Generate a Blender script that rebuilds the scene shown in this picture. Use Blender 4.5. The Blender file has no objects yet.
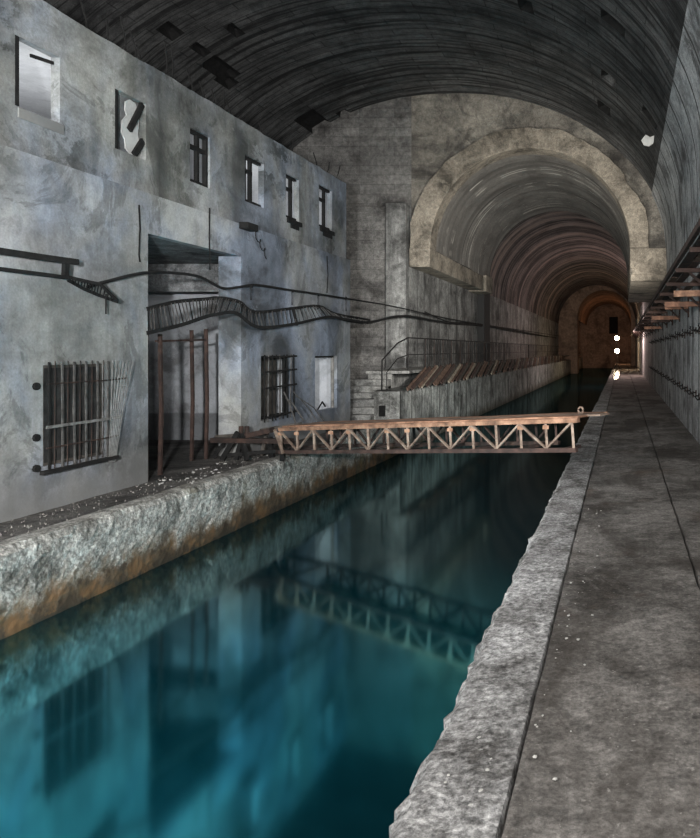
import bpy, bmesh, math, random
from mathutils import Vector, noise
random.seed(7)
sc = bpy.context.scene
COL = sc.collection
PI = math.pi
EYE = 1.7          # eye height over the walkway
FPX = 700.0        # focal length in photo pixels
VX, VY = 622.0, 350.0

# ------------------------------------------------------------------ measuring
def onx(px, py, X):
    "point of the upright plane x = X seen at a photo pixel"
    Y = -X * FPX / (VX - px) if abs(VX - px) > 1e-6 else 1e3
    return Vector((X, Y, EYE + (VY - py) * Y / FPX))
def ony(px, py, Y):
    return Vector(((px - VX) * Y / FPX, Y, EYE + (VY - py) * Y / FPX))

ORD = ['first', 'second', 'third', 'fourth', 'fifth', 'sixth', 'seventh', 'eighth', 'ninth', 'tenth', 'eleventh', 'twelfth',
       'thirteenth', 'fourteenth', 'fifteenth', 'sixteenth', 'seventeenth', 'eighteenth', 'nineteenth']
def ordinal(i):
    if i < 19: return ORD[i]
    n = i + 1
    t = {2: 'twent', 3: 'thirt', 4: 'fort', 5: 'fift'}[n // 10]
    return t + 'ieth' if n % 10 == 0 else t + 'y-' + ORD[n % 10 - 1]

# ------------------------------------------------------------------ materials
class NT:
    def __init__(s, name):
        s.m = bpy.data.materials.new(name); s.m.use_nodes = True
        s.t = s.m.node_tree; s.t.nodes.clear()
        s.out = s.n('ShaderNodeOutputMaterial')
    def n(s, typ, **kw):
        nd = s.t.nodes.new(typ)
        for k, v in kw.items(): setattr(nd, k, v)
        return nd
    def l(s, a, b): s.t.links.new(a, b)
    def mapped(s, src, scale):
        mp = s.n('ShaderNodeMapping'); mp.inputs['Scale'].default_value = scale
        s.l(src, mp.inputs['Vector']); return mp.outputs[0]
    def noise(s, vec, scale, detail=6, rough=.6, dist=0):
        nz = s.n('ShaderNodeTexNoise'); nz.inputs['Scale'].default_value = scale
        nz.inputs['Detail'].default_value = detail; nz.inputs['Roughness'].default_value = rough
        nz.inputs['Distortion'].default_value = dist
        s.l(vec, nz.inputs['Vector']); return nz.outputs['Fac']
    def ramp(s, fac, stops):
        r = s.n('ShaderNodeValToRGB'); e = r.color_ramp.elements
        while len(e) < len(stops): e.new(.5)
        for el, (p, c) in zip(e, stops):
            el.position = p; el.color = (c, c, c, 1) if isinstance(c, (int, float)) else (*c, 1)
        s.l(fac, r.inputs[0]); return r.outputs[0]
    def mix(s, fac, a, b, mode='MIX'):
        mx = s.n('ShaderNodeMix', data_type='RGBA', blend_type=mode)
        for i, v in ((0, fac), (6, a), (7, b)):
            if isinstance(v, (int, float)): mx.inputs[i].default_value = v if i == 0 else (v, v, v, 1)
            elif isinstance(v, tuple): mx.inputs[i].default_value = (*v, 1)
            else: s.l(v, mx.inputs[i])
        return mx.outputs[2]
    def math(s, op, a, b=0.0, clamp=False):
        m = s.n('ShaderNodeMath', operation=op, use_clamp=clamp)
        for i, v in ((0, a), (1, b)):
            if isinstance(v, (int, float)): m.inputs[i].default_value = v
            else: s.l(v, m.inputs[i])
        return m.outputs[0]
    def finish(s, col, rough=.9, bump=None, strength=.4, dist=.02, metal=0, spec=.3):
        b = s.n('ShaderNodeBsdfPrincipled')
        if isinstance(col, tuple): b.inputs['Base Color'].default_value = (*col, 1)
        else: s.l(col, b.inputs['Base Color'])
        if isinstance(rough, (int, float)): b.inputs['Roughness'].default_value = rough
        else: s.l(rough, b.inputs['Roughness'])
        b.inputs['Metallic'].default_value = metal
        b.inputs['Specular IOR Level'].default_value = spec
        if bump is not None:
            bp = s.n('ShaderNodeBump'); bp.inputs['Strength'].default_value = strength; bp.inputs['Distance'].default_value = dist
            s.l(bump, bp.inputs['Height']); s.l(bp.outputs[0], b.inputs['Normal'])
        s.l(b.outputs[0], s.out.inputs['Surface'])
        return s.m

def concrete(name, light, mid, dark, scale=1.2, streak=None, streak_amt=.5, spots=.35, bump=.5, extra=None, uv=False, rough=.9, patch=(.52, .62), dist=.03, peel=.4, grain=.8, tint=0):
    t = NT(name); tc = t.n('ShaderNodeTexCoord')
    P = tc.outputs['UV'] if uv else tc.outputs['Object']
    n1 = t.noise(P, scale, 8, .62, .4)
    n2 = t.noise(P, scale * .38, 5, .55, .8)
    n3 = t.noise(P, scale * 9, 8, .7)
    c = t.ramp(n1, [(.36, dark), (.48, mid), (.60, light)])
    c = t.mix(t.ramp(n2, [(patch[0], 0.0), (patch[1], .6)]), c, mid)
    pe = t.noise(P, scale * .8, 12, .72, .6)
    c = t.mix(t.ramp(pe, [(.535, 0.0), (.555, peel)]), c, light)
    pd = t.noise(t.mapped(P, (1.13, 1.07, .93)), scale * 1.1, 12, .7, .9)
    c = t.mix(t.ramp(pd, [(.56, 0.0), (.585, peel)]), c, dark)
    c = t.mix(t.ramp(t.noise(P, scale * 2.3, 10, .7, 1.2), [(.56, 0.0), (.66, spots)]), c, dark)
    if streak:
        ns = t.noise(t.mapped(P, streak), 1.0, 7, .65)
        c = t.mix(t.ramp(ns, [(.5, 0.0), (.68, streak_amt)]), c, dark)
        ns2 = t.noise(t.mapped(P, tuple(v * 1.7 for v in streak)), 1.0, 6, .6)
        c = t.mix(t.ramp(ns2, [(.56, 0.0), (.7, streak_amt * .6)]), c, light)
    g = t.ramp(n3, [(.34, 1 - .45 * grain), (.66, 1 + .3 * grain)])
    c = t.mix(1.0, c, g, 'MULTIPLY')
    n4 = t.noise(P, 38, 5, .75)
    c = t.mix(1.0, c, t.ramp(n4, [(.36, 1 - .4 * grain), (.5, 1.0), (.66, 1 + .5 * grain)]), 'MULTIPLY')
    if tint:
        nt = t.noise(t.mapped(P, (1, 1, .7)), .75, 4, .55, .5)
        c = t.mix(1.0, c, t.ramp(nt, [(.4, (.90, .97, 1.10)), (.5, (.98, .98, .97)), (.6, (1.02, .99, .90))]), 'MULTIPLY')
        nd = t.noise(t.mapped(P, (1.1, .9, .75)), .5, 5, .55, .3)
        c = t.mix(1.0, c, t.ramp(nd, [(.42, .62), (.5, .95), (.58, 1.12)]), 'MULTIPLY')
    if extra: c = extra(t, P, c)
    h = t.math('ADD', t.math('MULTIPLY', n3, .5), n1)
    return t.finish(c, rough, h, bump, dist)

def zband(t, P, c, z0, z1, col, wob=.25, amt=.8):
    "stain whose edge runs at a height, ragged"
    sp = t.n('ShaderNodeSeparateXYZ'); t.l(P, sp.inputs[0])
    nz = t.noise(t.mapped(P, (1.3, 1.3, .5)), 2.2, 6, .65)
    z = t.math('ADD', sp.outputs['Z'], t.math('MULTIPLY', t.math('SUBTRACT', nz, .5), wob * 2))
    f = t.n('ShaderNodeMapRange'); f.inputs['From Min'].default_value = z1; f.inputs['From Max'].default_value = z0
    f.inputs['To Max'].default_value = amt
    t.l(z, f.inputs['Value'])
    return t.mix(f.outputs[0], c, col)

def zmask(t, P, z0, z1, wob):
    sp = t.n('ShaderNodeSeparateXYZ'); t.l(P, sp.inputs[0])
    z = t.math('ADD', sp.outputs['Z'], t.math('MULTIPLY', t.math('SUBTRACT', t.noise(P, 1.7, 5, .6), .5), wob))
    f = t.n('ShaderNodeMapRange'); f.inputs['From Min'].default_value = z1; f.inputs['From Max'].default_value = z0
    t.l(z, f.inputs['Value']); return f.outputs[0]
def yband(t, P, c, y, w, col, amt):
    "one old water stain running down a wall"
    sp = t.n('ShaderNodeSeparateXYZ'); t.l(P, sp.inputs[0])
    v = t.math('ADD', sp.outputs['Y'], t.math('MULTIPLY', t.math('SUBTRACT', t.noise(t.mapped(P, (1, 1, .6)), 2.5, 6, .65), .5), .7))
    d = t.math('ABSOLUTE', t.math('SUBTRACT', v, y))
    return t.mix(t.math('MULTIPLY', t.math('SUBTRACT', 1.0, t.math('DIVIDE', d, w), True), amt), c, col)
def seams(t, P, c, axis, period, width, col, off=0.0, amt=.8):
    "thin joint lines every period along one axis"
    sp = t.n('ShaderNodeSeparateXYZ'); t.l(P, sp.inputs[0])
    v = t.math('ADD', sp.outputs[axis], off + 1000 * period)
    w = t.noise(P, 1.5, 3)
    v = t.math('ADD', v, t.math('MULTIPLY', w, .04))
    m = t.math('MODULO', v, period)
    return t.mix(t.math('MULTIPLY', t.math('LESS_THAN', m, width), amt), c, col)

M = {}
M['stucco_low'] = concrete('stucco_low', (.43, .44, .458), (.285, .295, .31), (.105, .108, .108), .75, grain=.3, tint=1, streak=(1.6, 1.6, .16), streak_amt=.5, spots=.4, bump=.35, peel=.5,
    extra=lambda t, P, c: zband(t, P, zband(t, P, c, .02, .45, (.17, .165, .15), .3, .75), .4, .42, (.3, .3, .3), .5, .2))
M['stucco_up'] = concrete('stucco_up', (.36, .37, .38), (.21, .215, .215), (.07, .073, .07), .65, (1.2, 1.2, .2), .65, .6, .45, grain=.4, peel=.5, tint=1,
    extra=lambda t, P, c: yband(t, P, yband(t, P, c, 9.36, .26, (.05, .052, .05), .8), 11.2, .22, (.07, .07, .07), .6))
M['inner_plaster'] = concrete('inner_plaster', (.62, .63, .64), (.54, .55, .57), (.36, .37, .38), .9, None, 0, .25, .12, grain=.15)
M['inner_dado'] = concrete('inner_dado', (.52, .53, .55), (.45, .46, .48), (.2, .2, .2), 1.4, grain=.2, streak=None, spots=.4, bump=.2,
    extra=lambda t, P, c: zband(t, P, c, .5, .53, (.1, .1, .1), .02, .7))
M['soffit'] = concrete('soffit', (.3, .3, .3), (.18, .18, .18), (.03, .03, .03), 1.5, (.25, 3, 3), .7, .4, .5)
M['quay_top'] = concrete('quay_top', (.15, .14, .13), (.085, .08, .075), (.035, .033, .03), 1.6, None, 0, .5, .8)
def quay_extra(t, P, c):
    c = zband(t, P, c, -.60, -.34, (.15, .095, .042), .5, .7)
    c = zband(t, P, c, -.60, -.50, (.075, .05, .028), .3, .85)
    c = zband(t, P, c, -.74, -.66, (.03, .026, .018), .12, .9)
    n = t.noise(P, 3.2, 8, .7)
    m = zmask(t, P, -.60, -.36, .4)
    c = t.mix(t.math('MULTIPLY', t.ramp(n, [(.5, 0.0), (.6, .6)]), m), c, (.19, .10, .04))
    c = t.mix(t.math('MULTIPLY', t.ramp(n, [(.43, .9), (.5, 0.0)]), m), c, (.045, .032, .02))
    n = t.noise(P, 1.1, 6, .6)
    return t.mix(t.ramp(n, [(.58, 0.0), (.68, .55)]), c, (.16, .14, .06))
M['quay_face'] = concrete('quay_face', (.52, .51, .47), (.36, .35, .32), (.08, .076, .065), 2.6, (2.4, 2.4, .7), .5, .8, .8, extra=quay_extra, grain=1.3)
M['kerb'] = concrete('kerb', (.42, .415, .41), (.25, .245, .24), (.09, .085, .08), 2.4, None, 0, .6, 1.0, grain=1.4,
    extra=lambda t, P, c: t.mix(t.ramp(t.noise(P, 26, 4, .6), [(.62, 0.0), (.68, .5)]), c, (.5, .5, .48)))
def walk_extra(t, P, c):
    n = t.noise(t.mapped(P, (1.1, .55, 1)), .9, 5, .6, .6)
    c = t.mix(t.ramp(n, [(.5, 0.0), (.6, .75)]), c, (.045, .038, .032))
    n2 = t.noise(P, .8, 4, .6)
    c = t.mix(t.ramp(n2, [(.58, 0.0), (.7, .5)]), c, (.13, .09, .065))
    return t.mix(t.ramp(t.noise(P, 30, 3, .6), [(.66, 0.0), (.7, .45)]), c, (.42, .40, .37))
M['walk'] = concrete('walk', (.24, .225, .21), (.15, .14, .13), (.06, .054, .048), 1.1, None, 0, .6, .9, extra=walk_extra, grain=1.0)
def far_extra(t, P, c):
    n = t.noise(t.mapped(P, (.05, 1.3, 1)), 1.0, 5, .6)
    c = t.mix(t.ramp(n, [(.40, .9), (.5, 0.0)]), c, (.035, .03, .03))
    c = t.mix(t.ramp(n, [(.52, 0.0), (.6, .7)]), c, (.36, .27, .235))
    n = t.noise(t.mapped(P, (.09, 4.5, 1)), 1.0, 4, .55)
    c = t.mix(t.ramp(n, [(.38, .9), (.43, 0.0)]), c, (.02, .018, .018))
    return t.mix(t.ramp(n, [(.60, 0.0), (.64, .6)]), c, (.42, .36, .33))
def vault_extra(t, P, c):
    n = t.noise(t.mapped(P, (.22, 5.5, 1)), 1.0, 7, .62)
    c = t.mix(t.ramp(n, [(.42, .8), (.5, 0.0)]), c, (.012, .012, .012))
    n = t.noise(t.mapped(P, (.35, 14, 1)), 1.0, 5, .6)
    c = t.mix(t.ramp(n, [(.62, 0.0), (.7, .55)]), c, (.21, .20, .19))
    br = t.n('ShaderNodeTexBrick'); br.inputs['Scale'].default_value = 1.0
    br.inputs['Brick Width'].default_value = 1.6; br.inputs['Row Height'].default_value = .28; br.inputs['Mortar Size'].default_value = .015
    br.inputs['Color1'].default_value = (.75, .75, .75, 1); br.inputs['Color2'].default_value = (1.1, 1.1, 1.1, 1); br.inputs['Mortar'].default_value = (.45, .45, .45, 1)
    t.l(P, br.inputs['Vector'])
    return t.mix(1.0, c, br.outputs[0], 'MULTIPLY')
M['vault'] = concrete('vault', (.14, .138, .135), (.095, .094, .092), (.04, .04, .04), .7, None, 0, .5, .8, extra=vault_extra, uv=True, dist=.06)
M['vault_far'] = concrete('vault_far', (.24, .20, .19), (.15, .125, .12), (.05, .042, .04), .7, None, 0, .5, .6, extra=far_extra, uv=True, dist=.06, grain=.5)
M['ring'] = concrete('ring', (.32, .28, .225), (.22, .192, .155), (.08, .07, .056), 1.0, None, 0, .55, .6)
def soffit_extra(t, P, c):
    n = t.noise(t.mapped(P, (.06, .9, 1)), 1.0, 3, .5)
    c = t.mix(t.ramp(n, [(.42, .55), (.5, 0.0)]), c, (.085, .08, .073))
    b = t.ramp(t.noise(t.mapped(P, (.9, .25, 1)), 1.0, 3, .5), [(.48, 0.0), (.54, 1.0)])
    n = t.noise(t.mapped(P, (.05, 2.6, 1)), 1.0, 2, .5)
    c = t.mix(t.math('MULTIPLY', t.ramp(n, [(.60, 0.0), (.615, .95), (.63, .95), (.645, 0.0)]), b), c, (.62, .59, .53))
    return t.mix(t.ramp(n, [(.335, 0.0), (.35, .9), (.365, .9), (.38, 0.0)]), c, (.03, .028, .026))
M['ring_soffit'] = concrete('ring_soffit', (.23, .215, .195), (.19, .178, .162), (.13, .12, .11), .8, None, 0, .3, .4, extra=soffit_extra, uv=True, peel=.2, grain=.5)
def end_extra(t, P, c):
    br = t.n('ShaderNodeTexBrick'); br.inputs['Scale'].default_value = 1.0
    br.inputs['Brick Width'].default_value = 1.1; br.inputs['Row Height'].default_value = .3; br.inputs['Mortar Size'].default_value = .012
    br.inputs['Color1'].default_value = (.8, .8, .8, 1); br.inputs['Color2'].default_value = (1.1, 1.1, 1.1, 1); br.inputs['Mortar'].default_value = (.72, .72, .72, 1)
    sw = t.n('ShaderNodeSeparateXYZ'); t.l(P, sw.inputs[0]); cb = t.n('ShaderNodeCombineXYZ')
    t.l(sw.outputs['X'], cb.inputs['X']); t.l(sw.outputs['Z'], cb.inputs['Y']); t.l(cb.outputs[0], br.inputs['Vector'])
    return t.mix(1.0, c, br.outputs[0], 'MULTIPLY')
M['end_wall'] = concrete('end_wall', (.25, .24, .225), (.16, .153, .145), (.06, .056, .052), .9, (.35, 1, 3.2), .5, .5, .8, extra=end_extra)
M['spandrel'] = concrete('spandrel', (.28, .255, .215), (.175, .16, .138), (.055, .05, .045), .6, (.3, .3, 2.4), .6, .6, .9)
M['tunnel_wall'] = concrete('tunnel_wall', (.38, .378, .36), (.23, .228, .218), (.07, .068, .065), .9, (2.2, 2.2, .2), .75, .6, .6,
    extra=lambda t, P, c: seams(t, P, c, 'Y', 1.35, .05, (.05, .05, .048), .3, .85))
M['channel_wall'] = concrete('channel_wall', (.48, .475, .44), (.27, .266, .25), (.05, .048, .042), 1.1, (5, 5, .22), 1.0, .6, .7,
    extra=lambda t, P, c: zband(t, P, seams(t, P, c, 'Y', .9, .06, (.04, .04, .035), .2, .85), -.74, -.35, (.05, .038, .02), .3, .9))
M['right_wall'] = concrete('right_wall', (.56, .57, .57), (.38, .39, .395), (.11, .11, .11), 1.2, (2.4, 2.4, .22), .65, .5, .6,
    extra=lambda t, P, c: seams(t, P, c, 'Y', 1.1, .09, (.045, .045, .043), .45, .92))
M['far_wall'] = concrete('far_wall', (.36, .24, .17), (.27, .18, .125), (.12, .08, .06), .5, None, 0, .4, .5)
M['steps'] = concrete('steps', (.40, .39, .36), (.28, .275, .26), (.10, .098, .09), 2.5, None, 0, .5, .6)

def metal(name, c1, c2, c3, rough=.75, scale=7, met=.25, bump=.3):
    t = NT(name); P = t.n('ShaderNodeTexCoord').outputs['Object']
    n = t.noise(P, scale, 7, .65, .3)
    c = t.ramp(n, [(.32, c3), (.5, c2), (.66, c1)])
    return t.finish(c, rough, n, bump, .01, met)
M['rust_orange'] = metal('rust_orange', (.45, .265, .175), (.27, .15, .095), (.085, .05, .036), .8, 7, .1)
M['rust_brown'] = metal('rust_brown', (.36, .19, .12), (.22, .115, .075), (.09, .05, .036), .8, 5, .1)
M['rust_pale'] = metal('rust_pale', (.34, .265, .21), (.21, .15, .115), (.08, .055, .042), .8, 8, .1)
M['rust_dark'] = metal('rust_dark', (.07, .042, .032), (.038, .025, .021), (.016, .013, .012), .9, 6, 0)
M['rust_red'] = metal('rust_red', (.11, .066, .053), (.065, .041, .034), (.028, .021, .019), .8, 5, .15)
M['iron_black'] = metal('iron_black', (.02, .019, .018), (.012, .0115, .011), (.006, .006, .006), .95, 8, 0)  # real iron; also paints the dark of holes and recesses
M['iron_grey'] = metal('iron_grey', (.30, .30, .29), (.2, .195, .185), (.07, .065, .06), .7, 9, .2)
M['iron_mid'] = metal('iron_mid', (.15, .145, .14), (.095, .09, .085), (.04, .038, .036), .7, 9, .2)
M['rail_steel'] = metal('rail_steel', (.035, .032, .03), (.022, .02, .019), (.012, .011, .01), .7, 9, .2)
M['wood_dark'] = metal('wood_dark', (.13, .115, .10), (.08, .07, .06), (.03, .026, .022), .9, 6, 0)
M['shutter_black'] = metal('shutter_black', (.05, .048, .045), (.028, .027, .026), (.014, .014, .013), .9, 6, 0)
M['wood_grey'] = metal('wood_grey', (.30, .285, .26), (.2, .19, .175), (.08, .075, .07), .9, 6, 0)
M['plank_brown'] = metal('plank_brown', (.22, .145, .105), (.13, .08, .058), (.05, .033, .027), .9, 5, 0)
M['plank_pale'] = metal('plank_pale', (.40, .345, .27), (.28, .235, .18), (.12, .095, .07), .9, 5, 0)
M['board_white'] = metal('board_white', (.62, .62, .60), (.52, .52, .5), (.32, .32, .31), .9, 3, 0)
M['chip'] = metal('chip', (.6, .59, .56), (.5, .49, .46), (.36, .35, .33), .9, 12, 0)
M['grit'] = metal('grit', (.3, .285, .26), (.16, .15, .135), (.08, .07, .065), .95, 9, 0)
M['cable'] = metal('cable', (.018, .017, .017), (.011, .011, .0105), (.006, .006, .006), .9, 9, 0)

def water_mat():
    t = NT('canal_water_surface'); P = t.n('ShaderNodeTexCoord').outputs['Object']
    n = t.noise(t.mapped(P, (1, 1, 1)), .9, 2, .5)
    bp = t.n('ShaderNodeBump'); bp.inputs['Strength'].default_value = .035; bp.inputs['Distance'].default_value = .05
    t.l(n, bp.inputs['Height'])
    g = t.n('ShaderNodeBsdfGlossy'); g.inputs['Roughness'].default_value = .085
    lw = t.n('ShaderNodeFresnel'); lw.inputs['IOR'].default_value = 1.33
    t.l(t.mix(t.ramp(lw.outputs[0], [(.07, 0.0), (.19, 1.0)]), (.10, .62, .79), (.25, .36, .37)), g.inputs['Color'])
    t.l(bp.outputs[0], g.inputs['Normal'])
    d = t.n('ShaderNodeBsdfDiffuse'); d.inputs['Color'].default_value = (.0, .05, .072, 1)
    mx = t.n('ShaderNodeMixShader'); mx.inputs[0].default_value = .85; t.l(d.outputs[0], mx.inputs[1]); t.l(g.outputs[0], mx.inputs[2])
    t.l(mx.outputs[0], t.out.inputs['Surface']); return t.m
M['water'] = water_mat()
def wet_mat():
    t = NT('wet_film'); P = t.n('ShaderNodeTexCoord').outputs['Object']
    n = t.noise(P, 3.0, 4, .6)
    return t.finish((.03, .026, .022), .24, n, .04, .02, 0, .8)
M['wet'] = wet_mat()
def lamp_mat():
    t = NT('lamp_glow'); e = t.n('ShaderNodeEmission'); e.inputs['Color'].default_value = (1, .86, .62, 1); e.inputs['Strength'].default_value = 60
    t.l(e.outputs[0], t.out.inputs['Surface']); return t.m
M['glow'] = lamp_mat()

# ------------------------------------------------------------------ mesh builder
class MB:
    def __init__(s): s.v = []; s.f = []; s.uv = None
    def quad(s, *pts):
        b = len(s.v); s.v += [Vector(p) for p in pts]; s.f.append(tuple(range(b, b + len(pts)))); return s
    def box(s, lo, hi):
        x0, y0, z0 = lo; x1, y1, z1 = hi; b = len(s.v)
        s.v += [Vector(p) for p in ((x0,y0,z0),(x1,y0,z0),(x1,y1,z0),(x0,y1,z0),(x0,y0,z1),(x1,y0,z1),(x1,y1,z1),(x0,y1,z1))]
        s.f += [tuple(b + i for i in q) for q in ((0,3,2,1),(4,5,6,7),(0,1,5,4),(1,2,6,5),(2,3,7,6),(3,0,4,7))]; return s
    def path(s, pts, w, h=None, n=6, up=(0,0,1), closed=False):
        "swept bar: n=4 gives a flat bar w x h, else a round one of radius w"
        pts = [Vector(p) for p in pts]; rings = []
        up = Vector(up)
        for i, p in enumerate(pts):
            d = (pts[min(i + 1, len(pts) - 1)] - pts[max(i - 1, 0)])
            if d.length < 1e-9: d = Vector((0, 0, 1))
            d.normalize()
            u = up if abs(d.dot(up)) < .95 else Vector((1, 0, 0)) if abs(d.x) < .9 else Vector((0, 1, 0))
            a = d.cross(u).normalized(); c = a.cross(d).normalized()
            b = len(s.v)
            if h is not None:
                for sx, sy in ((-1,-1),(1,-1),(1,1),(-1,1)): s.v.append(p + a * sx * w / 2 + c * sy * h / 2)
                k = 4
            else:
                k = n
                for j in range(n): s.v.append(p + (a * math.cos(2*PI*j/n) + c * math.sin(2*PI*j/n)) * w)
            rings.append(b)
        for r0, r1 in zip(rings, rings[1:]):
            for j in range(k): s.f.append((r0 + j, r0 + (j+1) % k, r1 + (j+1) % k, r1 + j))
        s.f.append(tuple(rings[0] + j for j in reversed(range(k)))); s.f.append(tuple(rings[-1] + j for j in range(k)))
        return s
    def grid(s, rows, uvs=None, skip=None):
        b = len(s.v); nc = len(rows[0])
        for r in rows: s.v += [Vector(p) for p in r]
        for i in range(len(rows) - 1):
            for j in range(nc - 1):
                if skip and skip(i, j): continue
                s.f.append((b + i*nc + j, b + i*nc + j + 1, b + (i+1)*nc + j + 1, b + (i+1)*nc + j))
        if uvs:
            if s.uv is None: s.uv = {}
            for i, r in enumerate(uvs):
                for j, q in enumerate(r): s.uv[b + i*nc + j] = q
        return s
    def build(s, name, m, parent=None, bevel=0, smooth=False, weld=False, loc=None, recalc=True):
        me = bpy.data.meshes.new(name)
        off = Vector((0, 0, 0))
        if loc is not None: off = Vector(loc)
        elif parent is not None:
            p = parent
            while p is not None: off = off + Vector(p.location); p = p.parent
        me.from_pydata([tuple(v - off) for v in s.v], [], s.f)
        if s.uv is not None:
            ul = me.uv_layers.new(name='UVMap')
            for lp in me.loops: ul.data[lp.index].uv = s.uv.get(lp.vertex_index, (0, 0))
        bm = bmesh.new(); bm.from_mesh(me)
        if weld: bmesh.ops.remove_doubles(bm, verts=bm.verts, dist=1e-4)
        if recalc: bmesh.ops.recalc_face_normals(bm, faces=bm.faces)
        bm.to_mesh(me); bm.free()
        if smooth: me.polygons.foreach_set('use_smooth', [True] * len(me.polygons))
        me.materials.append(M[m] if isinstance(m, str) else m)
        o = bpy.data.objects.new(name, me); COL.objects.link(o)
        if loc is not None: o.location = loc
        if parent is not None: o.parent = parent
        if bevel:
            md = o.modifiers.new('bevel', 'BEVEL'); md.width = bevel; md.segments = 2; md.limit_method = 'ANGLE'
        return o

def tag(o, label=None, cat=None, group=None, kind=None):
    if label: o['label'] = label
    if cat: o['category'] = cat
    if group: o['group'] = group
    if kind: o['kind'] = kind
    return o
def empty(name, loc): 
    o = bpy.data.objects.new(name, None); COL.objects.link(o); o.location = loc; o.empty_display_size = .1; return o
def struct(name, mb, m, label=None, **kw):
    o = mb.build(name, m, **kw); o['kind'] = 'structure'
    if label: o['label'] = label
    return o
def copy_tree(o, parent=None):
    c = o.copy(); COL.objects.link(c)
    if parent is not None: c.parent = parent
    for ch in list(o.children): copy_tree(ch, c)
    return c
def nz(x, y, z=0.0): return noise.noise(Vector((x, y, z)))
def fine(a, b, d0, growth=1.0):
    out = [a]; d = d0
    while out[-1] < b: out.append(min(b, out[-1] + d)); d *= growth
    return out

# ------------------------------------------------------------------ the building front on the left
XU, XL = -6.17, -6.10
TH = .36
THU, THL = .10, .14
ZL, ZT = 3.72, 5.42       # ledge between the storeys, top of the ruin
YE = 15.66
def hole(x0, x1, yt, yb, X):
    a = onx(x0, yt, X); b = onx(x0, yb, X); c = onx(x1, yt, X)
    return [a.y, c.y, b.z, a.z]
UP = {'W1': hole(15, 60, 34, 105, XU), 'W2': hole(115, 146, 88, 148, XU), 'W3': hole(190, 210, 127, 181, XU),
      'W4': hole(245, 264, 154, 201, XU), 'W5': hole(286, 299, 173, 217, XU), 'W6': hole(319, 332, 184, 226, XU)}
LOW = {'L1': hole(43, 104, 365, 467, XL), 'L2': hole(261, 292, 356, 421, XL), 'L3': hole(315, 337, 356, 412, XL)}
door_y = [onx(148, 240, XL).y, onx(241, 250, XL).y]
DOOR_TOP = 3.2
LOW['D'] = [door_y[0], door_y[1], -.1, DOOR_TOP]

def holed_wall(name, X, y0, y1, z0, z1, holes, mat, ragged_top=0, label=None, TH=.14):
    ys = set([y0, y1]); zs = set([z0, z1])
    for h in holes: ys |= {h[0], h[1]}; zs |= {max(h[2], z0), h[3]}
    for k in range(int((y1 - y0) / .22)): ys.add(y0 + k * .22)
    ys = sorted(ys); zs = sorted(zs)
    ys = [y for i, y in enumerate(ys) if i == 0 or y - ys[i-1] > 1e-4]
    def inh(a, b, c, d):
        my, mz = (a + b) / 2, (c + d) / 2
        return any(h[0] < my < h[1] and h[2] < mz < h[3] for h in holes)
    solid = {}
    for i in range(len(ys) - 1):
        for j in range(len(zs) - 1): solid[i, j] = not inh(ys[i], ys[i+1], zs[j], zs[j+1])
    mb = MB()
    def P(i, j, x):
        y, z = ys[i], zs[j]
        if j == len(zs) - 1 and ragged_top:
            z += ragged_top * (nz(y * 1.3, 3.1) + .7 * nz(y * 6, 9.2))
        # chipped arrises round the openings
        return (x, y, z)
    for (i, j), s in solid.items():
        if not s: continue
        xf, xb = X, X - TH
        mb.quad(P(i,j,xf), P(i+1,j,xf), P(i+1,j+1,xf), P(i,j+1,xf))
        mb.quad(P(i,j,xb), P(i,j+1,xb), P(i+1,j+1,xb), P(i+1,j,xb))
        if not solid.get((i-1, j), False): mb.quad(P(i,j,xf), P(i,j+1,xf), P(i,j+1,xb), P(i,j,xb))
        if not solid.get((i+1, j), False): mb.quad(P(i+1,j,xf), P(i+1,j,xb), P(i+1,j+1,xb), P(i+1,j+1,xf))
        if not solid.get((i, j-1), False): mb.quad(P(i,j,xf), P(i,j,xb), P(i+1,j,xb), P(i+1,j,xf))
        if not solid.get((i, j+1), False): mb.quad(P(i,j+1,xf), P(i+1,j+1,xf), P(i+1,j+1,xb), P(i,j+1,xb))
    return struct(name, mb, mat, label, weld=True)
holed_wall('wall_left', XL, 3.0, YE + .05, 0, ZL, list(LOW.values()), 'stucco_low', 0, 'pale stained stucco ground floor front of the ruined building')
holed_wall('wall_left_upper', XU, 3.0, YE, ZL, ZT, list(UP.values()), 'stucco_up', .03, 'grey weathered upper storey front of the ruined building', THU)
struct('trim_door_pier', MB().box((-6.46, door_y[1], 0), (XL - THL + .002, door_y[1] + .4, 3.2)), 'stucco_low', 'thick right jamb of the big doorway')
# rooms behind
XB = -9.8
struct('wall_back_room', MB().box((XB - .2, 3, 0), (XB, YE, ZT - .05)), 'inner_plaster')
struct('wall_end_room', MB().box((XB, YE - .25, 0), (XL - THL - .004, YE - .01, ZT - .06)), 'inner_plaster')
struct('wall_near_room', MB().box((XB, 3.0, 0), (XL - THL - .004, 3.2, ZT - .06)), 'inner_plaster')
struct('wall_partition', MB().box((XB, 13.2, 0), (XL - THL - .004, 13.4, 3.2)), 'inner_dado', 'inner wall with dark painted base seen through the big doorway')
struct('wall_partition_store', MB().box((XB, 8.75, 0), (XL - THL - .004, 8.92, 3.2)), 'inner_plaster')
struct('wall_partition_upper', MB().box((XB, 11.2, 3.42), (XU - THU - .004, 11.35, 5.2)), 'inner_plaster')
struct('ceiling_room', MB().box((XB, 3.2, 3.2), (XL - THL - .004, YE - .25, 3.42)), 'soffit', 'dark board marked concrete soffit above the doorway')
struct('beam', MB().box((XB, 12.2, 2.72), (XL - THL - .004, 12.55, 3.2)), 'soffit')
struct('roof_slab', MB().box((XB, 3.2, 5.2), (XU - THU - .004, YE - .25, 5.33)), 'inner_plaster')
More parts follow.
